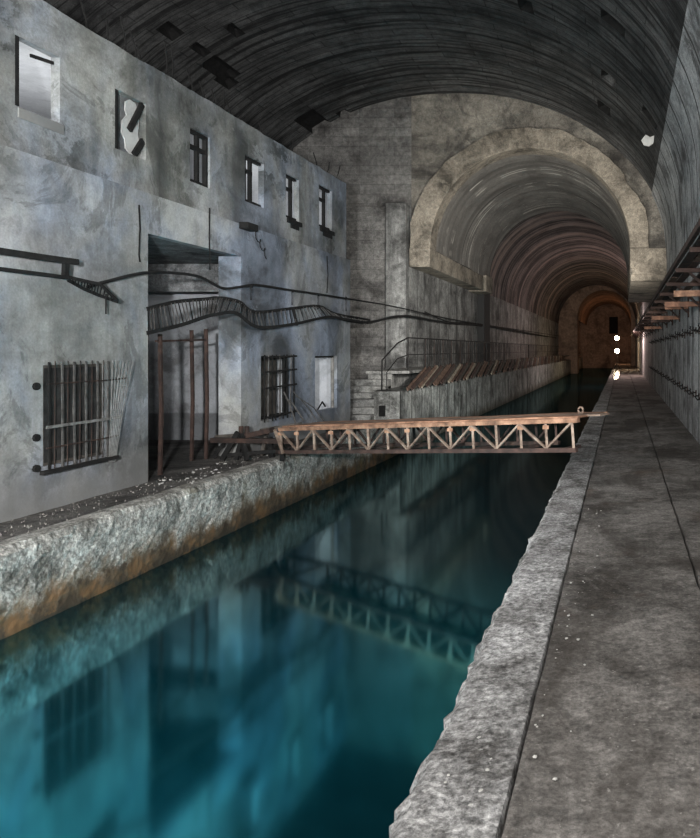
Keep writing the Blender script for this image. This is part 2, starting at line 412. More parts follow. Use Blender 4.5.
struct('door_1', MB().box((XL - .12, door_y[0] + .015, 0), (XL - .05, door_y[0] + .09, 2.05)).path([(-6.29, 9.45, 1.82), (-6.5, 10.95, 1.86)], .03, .03), 'rust_red', 'rusty steel frame of the big open doorway')

# ------------------------------------------------------------------ floors, quays, canal
ZW = -.76
XQ = -5.27
def ragged(name, prof, ys, mats, label=None, seed=0.0, amp=.03):
    rows = []
    for y in ys:
        r = []
        for (x, z, ax, az) in prof:
            w = nz(y * 2.1 + seed, x * 3, z * 5) * .5 + nz(y * 7.3 + seed, x * 5, z * 13) * .35 + .45 * nz(y * 19, x * 9, z * 21) + .55 * nz(y * 27, x * 6, z * 20)
            u = nz(y * 1.7, x * 4, 8.8 + seed) * .6 + .4 * nz(y * 9, x * 9, 2.2)
            r.append((x + w * ax, y, z + u * az))
        rows.append(r)
    mb = MB().grid(rows)
    return struct(name, mb, mats, label)
YS = fine(-6, 1.9, .3) + fine(2.0, 9.0, .03) + fine(9.1, 22, .09) + fine(22.3, 100, .3, 1.05)
YQ = fine(-6, 16.6, .06)
# left quay: face and top edge
ragged('quay_face', [(XQ, -2.5, .0, 0), (XQ, -.9, .01, 0), (XQ, -.75, .014, .01)] + [(XQ, -.7 + .05 * k, .018, .004) for k in range(12)] + [(XQ - .01, -.06, .03, .01), (XQ - .05, .0, .04, .015), (XQ - .12, .012, .05, .012), (XQ - .25, .004, 0, .0)],
       YQ, 'quay_face', 'stained white concrete face of the left quay', 1.0)
def rough_floor(name, x0, x1, y0, y1, z, mat, dx=.12, dy=.12, amp=.012, label=None):
    xs = fine(x0, x1, dx); ys = fine(y0, y1, dy, 1.01)
    rows = [[(x, y, z + amp * (nz(x * 1.3, y * 1.3, z) + .5 * nz(x * 5, y * 5, 3.3))) for x in xs] for y in ys]
    return struct(name, MB().grid(rows), mat, label)
rough_floor('floor_quay', -11.9, XQ - .2, -6, 22, 0, 'quay_top', .15, .15, .012, 'dark gritty top of the left quay')
# right kerb and walkway
XK, XC = -.84, -.435
ragged('trim_kerb', [(XK + .03, -2.5, 0, 0), (XK, -.8, .03, 0), (XK, -.5, .04, 0), (XK, -.25, .05, .01), (XK, -.1, .055, .015), (XK + .02, -.03, .05, .015), (XK + .05, .004, .045, .012), (XK + .11, .01, .03, .014), (XK + .18, .008, .02, .012), (XK + .26, .01, .01, .01), (XK + .33, .006, 0, .008), (XC - .006, .006, .006, .004), (XC, -.012, .005, 0), (XC + .003, -.1, 0, 0)],
       YS, 'kerb', 'chipped concrete kerb along the right side of the canal', 5.0)
def walk(name, x0, x1, z, label):
    xs = [x0 - .002, x0, x0 + .006] + fine(x0 + .06, x1 - .05, .09) + [x1 - .006, x1, x1 + .002]
    rows = []
    for y in YS:
        r = []
        for i, x in enumerate(xs):
            e = -.12 if i in (0, len(xs) - 1) else (-.012 if i in (1, len(xs) - 2) else 0)
            r.append((x + .008 * nz(y * 3, i * .01), y, z + e + (.009 if y < 30 else .003) * (nz(x * 1.2, y * 1.2) + .5 * nz(x * 6, y * 6, 5))))
        rows.append(r)
    return struct(name, MB().grid(rows), 'walk', label)
walk('floor', XC + .009, .555, -.005, 'brown stained concrete walkway beside the canal')
walk('floor_side', .57, 1.42, .0, 'concrete walkway strip along the right wall')
struct('floor_bed', MB().box((XK + .05, -6, -.5), (1.42, 100, -.13)), 'quay_top')
w = MB().quad((XQ - .1, -6, ZW), (XK + .1, -6, ZW), (XK + .1, 100, ZW), (XQ - .1, 100, ZW)).build('canal_water', 'water', recalc=False)
tag(w, 'still dark teal water of the canal between the two quays', 'water', kind='stuff')

# raised platform beyond the building
XP = -5.35
ragged('wall_channel', [(XP, -2.5, 0, 0), (XP, -.8, .02, 0), (XP, -.4, .03, 0), (XP, 0, .03, 0), (XP, .35, .03, .01), (XP, .64, .03, .015), (XP - .03, .70, .03, .02), (XP - .25, .71, .02, .01), (XP - .7, .71, 0, 0)],
       fine(16.9, 100, .12, 1.012), 'channel_wall', 'streaked concrete canal wall beyond the footbridge', 9.0)
mb = MB().box((-5.97, 16.86, -.02), (XP, 16.98, .70))
mb2 = MB().box((-5.97, 16.6, -1.5), (XQ, 16.9, 0.0))
struct('wall_platform_front', mb, 'channel_wall', 'front face of the raised platform beside the stairs')
struct('quay_corner', mb2, 'quay_face')
struct('drain_opening', MB().box((-5.84, 16.82, .1), (-5.70, 16.865, .36)), 'iron_black', 'small dark opening in the platform front')  # black block on the wall face, coloured for the shade of a hole
struct('floor_platform', MB().box((-6.62, 18.1, 1.09), (-5.50, 100, 1.16)).box((-6.62, 18.25, .6), (-6.0, 100, 1.09)).box((-6.62, 16.98, .4), (-5.97, 18.1, .5)), 'steps', 'raised platform slab carrying the railing')
mb = MB()
for k in range(6): mb.box((-7.2, 16.62 + .25 * k, -.01), (-5.97, 18.12, .158 * (k + 1) + .0))
struct('stairs', mb, 'steps', 'six worn concrete steps beside the building corner', bevel=.015)

# ------------------------------------------------------------------ hall vault and right wall
HC, HA, HB_, HS = -5.25, 6.65, 4.95, 4.84      # centre x, half width, rise, springing height
T0 = math.radians(21)
def ell(t, a=HA, b=HB_): return (HC + a * math.cos(t), HS + b * math.sin(t))
def hit_vault(px, py):
    d = Vector(((px - VX) / FPX, 1, (VY - py) / FPX)); lo, hi = .1, 60.0
    f = lambda s: ((d.x * s - HC) / HA) ** 2 + ((EYE + d.z * s - HS) / HB_) ** 2 - 1
    for _ in range(60):
        m = (lo + hi) / 2
        if f(m) > 0: hi = m
        else: lo = m
    p = d * lo; return math.atan2((EYE + p.z - HS) / HB_, (p.x - HC) / HA), p.y
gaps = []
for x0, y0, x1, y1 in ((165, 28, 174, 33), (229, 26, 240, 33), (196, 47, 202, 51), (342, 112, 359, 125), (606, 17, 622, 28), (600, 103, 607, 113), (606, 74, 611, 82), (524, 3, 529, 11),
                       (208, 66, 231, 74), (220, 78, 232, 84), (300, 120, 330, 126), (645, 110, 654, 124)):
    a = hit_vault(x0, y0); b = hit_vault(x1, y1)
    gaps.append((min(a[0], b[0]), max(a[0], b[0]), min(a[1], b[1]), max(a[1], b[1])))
ts = [T0 + (PI - T0) * i / 150 for i in range(151)]; ys = fine(-6, 22, .14)
rows, uvs = [], []
for y in ys:
    r, u = [], []
    for t in ts:
        e = 0.0
        for (ta, tb, ya, yb) in gaps:
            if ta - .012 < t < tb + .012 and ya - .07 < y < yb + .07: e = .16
        e += .03 * nz(t * 2.2, y * 2.6) + .018 * nz(t * 9, y * 1.1, 7)
        x, z = ell(t, HA + e, HB_ + e); r.append((x, y, z)); u.append((t * 5.8, y))
    rows.append(r); uvs.append(u)
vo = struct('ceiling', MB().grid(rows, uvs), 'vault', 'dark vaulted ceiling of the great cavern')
vo.data.materials.append(M['iron_black'])  # recess cells turn near black, their shade put into the colour
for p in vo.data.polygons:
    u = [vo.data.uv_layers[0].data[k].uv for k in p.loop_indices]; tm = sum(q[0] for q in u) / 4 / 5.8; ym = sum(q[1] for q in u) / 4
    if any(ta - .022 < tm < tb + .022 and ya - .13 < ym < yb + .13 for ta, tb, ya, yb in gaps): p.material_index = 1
rows = []
for y in fine(-6, 22.2, .3):
    rows.append([(HC + HA, y, -.3), (HC + HA, y, 1.2), (HC + HA, y, 2.6), (HC + HA, y, 3.8)] + [(ell(T0 * i / 6, HA - .03, HB_)[0], y, ell(T0 * i / 6, HA - .03, HB_)[1]) for i in range(0, 7)] + [(ell(T0)[0] + .1, y, ell(T0)[1] + .03)])
struct('wall_right', MB().grid(rows), 'right_wall', 'pale streaked concrete wall on the right')
struct('wall_right_tunnel', MB().box((1.4, 22.2, -.3), (1.7, 100, 6)), 'right_wall')
struct('wall_left_cavern', MB().box((-12.1, -6, -.3), (-11.88, 22, 5.2)), 'end_wall')

# ------------------------------------------------------------------ the end wall with the tunnel portal
YP = 22.0
AC, AR, AS = -2.86, 3.11, 4.88
def plane_wall(name, y, cols, mat, label=None, th=.3):
    "wall made of upright strips (x0, bottom0, top0) -> next"
    mb = MB(); front = []
    for x, b, t in cols:
        mb.v += [Vector((x, y, b)), Vector((x, y, t)), Vector((x, y + th, b)), Vector((x, y + th, t))]
    for i in range(len(cols) - 1):
        a, c = 4 * i, 4 * i + 4
        mb.f += [(a, c, c + 1, a + 1), (a + 2, a + 3, c + 3, c + 2), (a, a + 2, c + 2, c), (a + 1, c + 1, c + 3, a + 3)]
    return struct(name, mb, mat, label)
def vtop(x): 
    q = 1 - ((x - HC) / (HA + .3)) ** 2
    return HS + (HB_ + .3) * math.sqrt(max(q, 0))
def atop(x, c=AC, r=AR + .05, s=AS):
    q = 1 - ((x - c) / r) ** 2
    return s + r * math.sqrt(max(q, 0))
cols = [(x, -.5, vtop(x)) for x in fine(-11.9, -6.62, .25)]
plane_wall('wall_end', YP, cols, 'end_wall', 'grey stone end wall of the cavern left of the portal')
struct('wall_end_lower', MB().box((-12, YP - .28, -.3), (-7.35, YP, 6.15)), 'end_wall', 'lower stone wall with a ledge beside the building')
struct('trim_pilaster', MB().box((-7.3, YP - .42, .7), (-6.66, YP + .02, 6.25)), 'tunnel_wall', 'plain pilaster left of the portal', bevel=.03)
cols = [(x, 4.3 if x < AC - AR else atop(x), vtop(x)) for x in [-6.62, AC - AR - .06] + [AC - AR + .0001 + 2 * AR * (1 - math.cos(PI * i / 40)) / 2 for i in range(41)]]
cols += [(x, 4.0, vtop(x)) for x in (AC + AR + .02, .8, 1.1, 1.45)]
plane_wall('wall_end_upper', YP + .01, cols, 'spandrel', 'brown rough wall above the portal arch')
def arch(name, c, s, r0, r1, y0, y1, mat, label=None, n=48, uvs=1.0):
    ny = max(2, int((y1 - y0) / .25)); mb = MB(); rows = []; uv = []
    prof = [(r1, y0 + .0)] + [(r0 + .02, y0), (r0, y0 + .02)] + [(r0, y0 + (y1 - y0) * (k + 1) / ny) for k in range(ny)] + [(r1, y1)]
    acc = 0; last = None
    for (r, y) in prof:
        if last: acc += math.hypot(r - last[0], y - last[1])
        last = (r, y); rr, uu = [], []
        for i in range(n + 1):
            t = PI * i / n; e = .012 * nz(t * 3, y * 3, r) + (.045 * (math.floor(3 * nz(y * 1.1, 5.5) + 1.5) / 3 - .3) if y > y0 + .8 and r == r0 else 0) + ((.16 * nz(t * 2.6, 3.3) + .1 * nz(t * 8, 6.1)) if r == r1 else 0)
            rr.append((c + (r + e) * math.cos(t), y, s + (r + e) * math.sin(t))); uu.append((t * 4, acc * uvs))
        rows.append(rr); uv.append(uu)
    mb.grid(rows, uv)
    return struct(name, mb, mat, label)
arch('trim_arch', AC, AS, AR, AR + .62, YP - .22, YP + .5, 'ring', 'pale brown arch ring of the tunnel portal')
arch('ceiling_portal', AC, AS, AR + .005, AR + 1.15, YP + .45, 31.7, 'ring_soffit', 'streaked barrel vault just inside the portal')
struct('trim_impost', MB().box((-6.62, YP - .25, 4.28), (AC - AR, 30.2, AS)).box((-6.62, 30.2, 4.22), (AC - AR + .12, 31.7, AS + .06)), 'ring', 'pale blocks carrying the left side of the portal arch', bevel=.03)
mb = MB().box((AC + AR, YP - .25, 4.25), (1.42, 31.7, AS)).box((AC + AR + .06, YP - .2, 4.05), (1.42, 31.7, 4.27)).box((AC + AR + .02, YP - .17, 3.86), (1.42, 31.7, 4.07))
struct('trim_impost_right', mb, 'ring', 'stepped block carrying the right side of the portal arch', bevel=.03)
rows = []
for y in fine(YP - .05, 100, .3, 1.02): rows.append([(-6.62, y, z) for z in (.6, 1.5, 2.5, 3.5, 4.3, 4.47)])
struct('wall_left_tunnel', MB().grid(rows), 'tunnel_wall', 'panelled grey wall on the left side of the tunnel')
struct('trim_pier', MB().box((-6.64, 32.0, .7), (-6.3, 33.4, 4.9)), 'vault', 'dark upright pier in the left tunnel wall')
def barrel(name, c, s, r, y0, y1, mat, label=None):
    n = 48; rows, uv = [], []
    for y in fine(y0, y1, .25, 1.02):
        step = -.05 * (math.floor(nz(y * .55, 2.2) * 3 + 1.5) / 3)
        rows.append([(c + (r + step) * math.cos(PI * i / n), y, s + (r + step) * math.sin(PI * i / n)) for i in range(n + 1)])
        uv.append([(PI * i / n * r, y) for i in range(n + 1)])
    return struct(name, MB().grid(rows, uv), mat, label)
barrel('ceiling_tunnel', -2.6, 4.45, 4.04, 31.7, 74, 'vault_far', 'reddish vault of the tunnel receding into the dark')
# distant second portal and the end of the tunnel
C2, R2, S2, Y2 = -1.85, 2.8, 5.15, 73.0
cols = [(-6.7, -1, 9.2), (C2 - R2 - .001, -1, 9.2)] + [(C2 + R2 * math.cos(PI - PI * i / 30), atop(C2 + R2 * math.cos(PI - PI * i / 30), C2, R2, S2), 9.2) for i in range(31)] + [(C2 + R2 + .001, -1, 9.2), (1.6, -1, 9.2)]
plane_wall('wall_far_portal', Y2, cols, 'far_wall', 'distant portal lit orange by the lamps', th=2.5)
barrel('ceiling_far', -1.85, 5.0, 2.95, 75.5, 96, 'far_wall')
plane_wall('wall_far_end', 95.0, [(-6.7, -1, 9), (-1.75, -1, 9), (-1.75, 6.2, 9), (-.55, 6.2, 9), (-.55, -1, 9), (1.6, -1, 9)], 'far_wall', 'orange lit wall closing the tunnel')
struct('window_far', MB().box((-1.75, 95.2, 3.2), (-.55, 95.3, 6.2)), 'iron_black', 'dark opening in the orange end wall')  # near-black sheet, the darkness beyond the opening put into its colour
struct('wall_far_sill', MB().box((-1.75, 95, -1), (-.55, 95.3, 3.9)), 'far_wall')

# wall far behind the viewer, closing the cavern
plane_wall('wall_back', -6.0, [(x, -2.6, vtop(x)) for x in fine(-12, 1.45, .4)], 'end_wall')

# ------------------------------------------------------------------ windows
def win(n, key, X, cat_label):
    h = (UP if key in UP else LOW)[key]
    o = empty('window_%d' % n, (X - .1, (h[0] + h[1]) / 2, h[2])); o['kind'] = 'structure'; o['label'] = cat_label
    return o, h
def frame_mb(h, X, w=.045, d=.06, sides='lrtb'):
    y0, y1, z0, z1 = h; mb = MB()
    if 'l' in sides: mb.box((X - d, y0 + .004, z0 + .004), (X, y0 + w, z1 - .004))
    if 'r' in sides: mb.box((X - d, y1 - w, z0 + .004), (X, y1 - .004, z1 - .004))
    if 't' in sides: mb.box((X - d, y0 + w, z1 - w), (X, y1 - w, z1 - .004))
    if 'b' in sides: mb.box((X - d, y0 + w, z0 + .004), (X, y1 - w, z0 + w))
    return mb
# first: empty opening with a strip of the old frame
o, h = win(1, 'W1', XU, 'empty upper window nearest the viewer with only a scrap of frame')
frame_mb(h, XU - .005, .055, .08, 'l').build('frame', 'iron_black', o)
MB().path([(XU - .08, h[0] + .28, h[3] - .10), (XU - .06, h[1] - .02, h[3] - .07)], .02, .035).build('frame_scrap', 'iron_black', o)
MB().box((XU + .001, h[0] + .02, h[2] - .12), (XU + .02, h[1] + .04, h[2] - .01)).build('window_sill', 'stucco_low', o, bevel=.01)
# second: white cut-out standing for a hole to the lit ceiling, two loose boards
o, h = win(2, 'W2', XU, 'upper window with a torn pale panel and two slanting dark boards')
frame_mb(h, XU - .005, .06, .08, 'l').build('frame', 'iron_black', o)
y0, y1, z0, z1 = h; L = lambda a, b, x=XU - .05: (x, y0 + (y1 - y0) * a, z0 + (z1 - z0) * b)
tp = [(.62, .02), (.9, .0), (.93, .2), (.86, .42), (.9, .62), (.88, .82), (.78, .95), (.6, .97), (.46, .9), (.44, .76), (.5, .68), (.36, .55), (.34, .34), (.44, .24), (.46, .1)]
mb = MB(); mb.v = [Vector(L(a, b)) for a, b in tp] + [Vector(L(a, b, XU - .065)) for a, b in tp]; n = len(tp)
mb.f = [tuple(range(n)), tuple(reversed(range(n, 2 * n)))] + [(i, (i + 1) % n, n + (i + 1) % n, n + i) for i in range(n)]
mb.build('torn_panel', 'board_white', o)
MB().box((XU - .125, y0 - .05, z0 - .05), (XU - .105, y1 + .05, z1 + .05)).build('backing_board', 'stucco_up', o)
MB().path([L(.5, .42, XU - .02), L(.95, .98, XU - .03)], .07, .03, up=(1, 0, 0)).build('board', 'iron_black', o)
MB().path([L(.65, .02, XU - .02), L(.97, .34, XU - .03)], .08, .03, up=(1, 0, 0)).build('board', 'iron_black', o)
txt = {3: 'dark', 4: 'pale', 5: 'narrow', 6: 'narrow'}
for n, key, lab in ((3, 'W3', 'upper window with a complete dark cross barred frame'), (4, 'W4', 'upper window with a dark frame before a bright room'),
                    (5, 'W5', 'narrow upper window second from the far corner'), (6, 'W6', 'narrow upper window nearest the far corner of the building')):
    o, h = win(n, key, XU, lab); y0, y1, z0, z1 = h
    frame_mb(h, XU - .03, .05, .06, 'lrtb' if n == 3 else 'ltb').build('frame', 'iron_black', o)
    ym = y0 + (y1 - y0) * (.52 if n == 3 else .42 if n == 4 else .55)
    mb = MB().box((XU - .085, ym - .03, z0 + .05), (XU - .035, ym + .03, z1 - .05)); mb.build('mullion', 'iron_black', o)
    zt = z0 + (z1 - z0) * .68
    MB().box((XU - .083, y0 + .05, zt - .03), (XU - .037, y1 - .02 if n == 3 else ym + .04, zt + .03)).build('transom', 'iron_black', o)
    if n == 4: MB().box((XU - .083, y0 + .05, z0 + .02), (XU - .037, y0 + .1, z1)).build('casement_edge', 'iron_black', o)
    if n in (5, 6):
        mb = MB(); mb.box((XU - .1, y0 + .03, z0 - .09), (XU + .03, y1 + .08, z0 - .004)); mb.box((XU + .001, y0 + .16, z0 - .17), (XU + .02, y1 - .02, z0 - .085))
        mb.build('window_sill', 'iron_black', o, bevel=.01)
# ground floor windows
o, h = win(7, 'L1', XL, 'large barred window with dark shutters behind the bars, nearest the viewer'); y0, y1, z0, z1 = h
frame_mb(h, XL - .02, .035, .06).build('frame', 'wood_dark', o)
for a, b in ((.03, .32), (.35, .64), (.67, .98)):
    MB().box((XL - .06, y0 + (y1 - y0) * a, z0 + .03), (XL - .03, y0 + (y1 - y0) * b, z1 - .03)).build('shutter', 'shutter_black', o)  # near-black boards and backing carry the darkness of the interior
mbx = MB().box((XL - .10, y0 + .005, z0 + .005), (XL - .085, y1 - .005, z1 - .005)); mbx.build('backing_board', 'iron_black', o)
o, h = win(8, 'L2', XL, 'barred window with a twisted lattice right of the big doorway'); y0, y1, z0, z1 = h
frame_mb(h, XL - .1, .05, .06).build('frame', 'iron_black', o)
MB().box((XL - .3, y0 + .01, z0 + .01), (XL - .28, y1 - .01, z1 - .01)).build('backing_board', 'wood_dark', o)
o, h = win(9, 'L3', XL, 'open window with a bright room behind at the far end of the ground floor'); y0, y1, z0, z1 = h
frame_mb(h, XL - .06, .04, .07, 'lt').build('frame', 'iron_black', o)
frame_mb(h, XL - .06, .035, .05, 'r').build('jamb', 'wood_grey', o)
MB().path([(XL - .08, y0 + .3, z0 + .02), (XL - .09, y0 + .55, z0 + .16), (XL - .1, y0 + .72, z0 + .05)], .02, .03).build('glass_scrap', 'iron_black', o)

# grilles
h = LOW['L1']; y0, y1, z0, z1 = h; gx = XL + .05
g = empty('window_grille', (XL, (y0 + y1) / 2, z0)); tag(g, 'steel window grille with bent bars fanning out over the wall at its right side', 'window grille')
for k in range(6):
    y = y0 + .02 + (y1 - y0 - .02) * k / 5
    MB().path([(gx, y + .01 * math.sin(k), z0 - .06), (gx + .006 * math.sin(k * 2), y, (z0 + z1) / 2), (gx, y, z1 + .03)], .022, .014).build('bar', 'iron_mid' if k else 'iron_black', g)
for k in range(5):
    y = y0 + (y1 - y0) * (k + .5) / 5
    MB().path([(gx, y, z0 - .05), (gx, y + .01, z1 + .04)], .004, n=5).build('rod', 'rust_dark', g)
for z in (z0 + .2, z0 + .42, z1 - .2):
    MB().path([(gx + .02, y0 - .04, z), (gx + .02, y1 + .02, z + .005), (gx + .05, y1 + .06 + (z - z0) * .18, z + .02)], .03 if abs(z - z0 - .42) < .01 else .016, .012, up=(1, 0, 0)).build('crossbar', 'iron_grey' if abs(z - z0 - .42) < .01 else 'rust_dark', g)
MB().path([(gx + .02, y0 - .1, z0 - .05), (gx + .02, y1 + .0, z0 - .045), (gx + .05, y1 + .09, z0 - .04)], .05, .04).build('bottom_rail', 'iron_black', g)
for k in range(7):
    a = k / 6
    MB().path([(gx + .02 + .02 * a, y1 - .02 + .08 * a, z0 - .09), (gx + .04 + .03 * a, y1 - .01 + .15 * a, z0 + .5), (gx + .05 + .06 * a, y1 + .26 * a, z1 + .03)], .0042, n=5).build('bent_bar', 'iron_grey', g)
for z in (z0 + .0, z0 + .32, z1 - .22):
    MB().path([(XL + .001, y0 - .1, z), (XL + .03, y0 - .1, z)], .04, n=8).build('wall_bracket', 'iron_black', g)  # black discs standing for dark round holes in the plaster
h = LOW['L2']; y0, y1, z0, z1 = h
g = empty('window_grille', (XL, (y0 + y1) / 2, z0)); tag(g, 'black lattice window grille between the big doorway and the open window', 'window grille')
for k in range(9):
    y = y0 + .02 + (y1 - y0 - .04) * k / 8
    MB().path([(gx, y - .02 * (k % 2), z0 - .03), (gx + .01 * math.sin(k * 3), y, z1 + .02)], .012, n=5).build('bar', 'iron_mid' if k % 3 == 1 else 'iron_black', g)
for z in (z0 + .05, (z0 + z1) / 2, z0 + .75 * (z1 - z0), z1 - .03):
    MB().path([(gx + .015, y0 - .03, z), (gx + .015, y1 + .05, z + .02)], .03, .015, up=(1, 0, 0)).build('crossbar', 'iron_black', g)
MB().path([(gx + .01, y1 + .02, z0 + .35), (gx + .2, y1 + .35, z0 + .1), (gx + .3, y1 + .6, z0 - .2)], .01, n=5).build('bent_bar', 'iron_mid', g)
MB().path([(gx + .01, y1 - .1, z0 + .45), (gx + .16, y1 + .3, z0 + .05), (gx + .26, y1 + .45, z0 - .22)], .01, n=5).build('bent_bar', 'iron_mid', g)

# posts standing in the doorway
for i, (bx, by, tx, ty, lab) in enumerate(((160, 475, 159, 334, 'reddish steel post at the near side of the big doorway'),
        (191.5, 461, 191.5, 330, 'reddish steel post in the middle of the big doorway'), (206, 459, 206.6, 329, 'reddish steel post at the far side of the big doorway'))):
    Y = EYE * FPX / (by - VY); X = (bx - VX) * Y / FPX
    top = EYE + (VY - ty) * Y / FPX
    o = MB().path([(X, Y, 0), (X + .012, Y + .01, .9), (X, Y, top)], .04, .04).build('steel_post', 'rust_red', None, loc=(X, Y, 0))
    tag(o, lab, 'post', 'steel posts in the doorway')

# ------------------------------------------------------------------ pipes, trays and cables on the building
def tube(name, pts, r, m, label, cat, group=None, n=7):
    o = MB().path(pts, r, n=n).build(name, m, None, loc=pts[0], smooth=True)
    return tag(o, label, cat, group)
def smoothpts(P, k=5):
    out = []
    for i in range(len(P) - 1):
        a = P[max(i - 1, 0)]; b = P[i]; c = P[i + 1]; d = P[min(i + 2, len(P) - 1)]
        for j in range(k):
            t = j / k
            out.append(.5 * ((2 * b) + (c - a) * t + (2 * a - 5 * b + 4 * c - d) * t * t + (3 * b - a - 3 * c + d) * t ** 3))
    out.append(P[-1]); return out
X1 = -5.96
main = [onx(p, q, -6.03) for p, q in ((88, 287), (105, 282))] + [onx(p, q, X1) for p, q in ((143, 273), (175, 273), (200, 277), (222, 288), (240, 287), (257, 285), (290, 290), (318, 294), (349, 299))]
main += [onx(p, q, -6.35) for p, q in ((380, 304), (401, 308), (461, 321), (520, 330), (560, 336))]
tube('cable', smoothpts(main), .02, 'cable', 'thick black cable running from the wall over the doorway into the tunnel', 'cable')
lowc = [onx(p, q, -6.0) for p, q in ((340, 318), (351, 321))] + [onx(p, q, -6.38) for p, q in ((372, 322), (406, 316), (449, 323), (500, 328), (556, 338))]
tube('cable', smoothpts(lowc), .035, 'cable', 'lower of the two cables strung along the left tunnel wall', 'cable')
lowc = [onx(p, q, -6.4) for p, q in ((425, 312), (450, 322), (480, 324), (510, 331), (548, 337))]
tube('cable', smoothpts(lowc), .022, 'cable', 'short slack cable sagging between the two tunnel cables', 'cable')
# near tray
g = empty('cable_tray', onx(65, 270, -6.0)); tag(g, 'broken black cable tray on brackets at the left edge of the picture', 'cable tray')
MB().path([onx(-60, 240, -5.9), onx(0, 251, -5.9), onx(40, 257, -5.9), onx(77, 262, -5.9)], .05, .06).build('rail', 'iron_black', g)
MB().path([onx(-60, 262, -5.95), onx(0, 269, -5.95), onx(40, 274, -5.95), onx(70, 278, -5.95)], .10, .03).build('rail', 'iron_black', g)
MB().path([onx(66, 261, -5.9), onx(65, 279, -5.93)], .06, .04).build('bracket', 'iron_black', g)
e1 = [onx(68, 277, -5.9), onx(85, 281, -5.88), onx(100, 284, -5.86), onx(118, 301, -5.85)]
e2 = [onx(68, 280, -6.06), onx(84, 289, -6.05), onx(98, 295, -6.04), onx(118, 302, -6.0)]
MB().path(e1, .012, .035).build('side_rail', 'iron_black', g); MB().path(e2, .012, .035).build('side_rail', 'iron_black', g)
def lerp(P, t):
    f = t * (len(P) - 1); i = min(int(f), len(P) - 2); return P[i].lerp(P[i + 1], f - i)
for k in range(16):
    MB().path([lerp(e1, (k + .5) / 16.5), lerp(e2, (k + .5) / 16.5)], .007, n=5).build('rung', 'iron_black', g)
MB().path([onx(106, 294, -5.98), onx(106, 314, -5.98)], .008, n=5).build('hanger', 'iron_black', g)
# long sagging tray over the doorway
g = empty('cable_tray', onx(250, 305, -6.0)); tag(g, 'long sagging ladder cable tray hanging across the big doorway', 'cable tray')
eu = smoothpts([onx(p, q, -6.02) for p, q in ((147, 309), (175, 302), (205, 299), (221, 298), (240, 302), (255, 312), (291, 308.5), (318.5, 306), (336, 314), (370, 320))], 4)
el = smoothpts([onx(p, q, -5.86) for p, q in ((147, 333), (181, 325), (205, 317), (216, 314.5), (236, 313), (258, 327), (294, 324), (327, 317), (344, 319), (368, 323))], 4)
MB().path(eu, .014, .05).build('side_rail', 'iron_black', g); MB().path(el, .014, .05).build('side_rail', 'iron_black', g)
for k in range(76):
    t = (k + .5) / 78
    MB().path([lerp(eu, t), lerp(el, t)], .008, n=4).build('rung', 'iron_mid' if k % 3 else 'iron_black', g)
MB().path([onx(293, 308, -6.0), onx(297, 325, -5.86)], .04, .04).build('joint_plate', 'iron_black', g)
# little hangers of the cable along the front
for px, py, lab in ((251, 291, 'small iron cable hook on the wall right of the doorway'), (292, 296, 'small iron cable hook above the lattice grille'), (346, 302, 'small iron cable hook at the far corner of the building'), (318, 300, 'small iron cable hook above the open ground floor window')):
    a = onx(px, py - 4, XL); b = onx(px, py + 9, X1)
    o = MB().path([a + Vector((.02, 0, 0)), onx(px, py - 5, X1 + .04), b], .012, n=5).build('cable_hook', 'iron_black', None, loc=a); tag(o, lab, 'hook', 'cable hooks on the building')
for pts, lab in (([(139, 205), (140, 228), (139, 255), (140, 262)], 'thin wire hanging down the wall left of the big doorway'),
                 ([(209.5, 208), (209.5, 240), (210, 270)], 'thin wire hanging from the upper wall across the doorway'),
                 ([(327, 256), (328, 275), (327, 293)], 'thin wire hanging near the far corner of the building')):
    P = [onx(p, q, XL + .03) for p, q in pts]; tube('hanging_wire', P, .009, 'cable', lab, 'wire', n=5)
P = onx(246, 229, XL + .03)
g = empty('wall_lamp_bracket', P); tag(g, 'small broken lamp bracket with a curled wire on the upper wall', 'bracket')
MB().box(P + Vector((-.03, -.16, -.02)), P + Vector((.12, .16, .09))).build('bracket_box', 'iron_black', g, bevel=.01)
c = [P + Vector((.08, .12 + .02 * k + .05 * math.cos(k * .9), -.02 - .018 * k + .06 * math.sin(k * .9))) for k in range(20)]
MB().path(c, .008, n=5).build('curled_wire', 'iron_black', g)

# reinforcing rods on the wall top
rods = [(88, 84 - 30, -8, -30), (105, 48, 2, -24), (126, 52, -6, -37), (138, 59, -9, -30), (141, 61, -5, -18), (166, 75, -1, -34), (172, 78, -1, -38), (195, 92, -10, -26), (206, 98, -8, -20),
        (214, 103, -3, -18), (222, 107, 2, -22), (232, 113, -7, -17), (262, 130, -4, -14), (290, 146, 4, -12), (318, 162, -6, -16), (325, 166, 6, -12), (334, 171, 8, -14)]
for i, (px, py, dx, dy) in enumerate(sorted(rods)):
    Y = onx(px, py, XU - .12).y; X = XU - .12; s = Y / FPX
    a = Vector((X, Y, ZT - .08)); b = a + Vector((dx * s * .6, dx * s * .4, -dy * s + .1)); m = a.lerp(b, .55) + Vector((.01, .02, 0))
    o = MB().path([a, m, b], .011, n=5).build('reinforcing_rod', 'iron_black', None, loc=a)
    tag(o, '%s rusty rod from the left sticking up out of the wall top' % ordinal(i), 'rod', 'rods sticking out of the wall top')

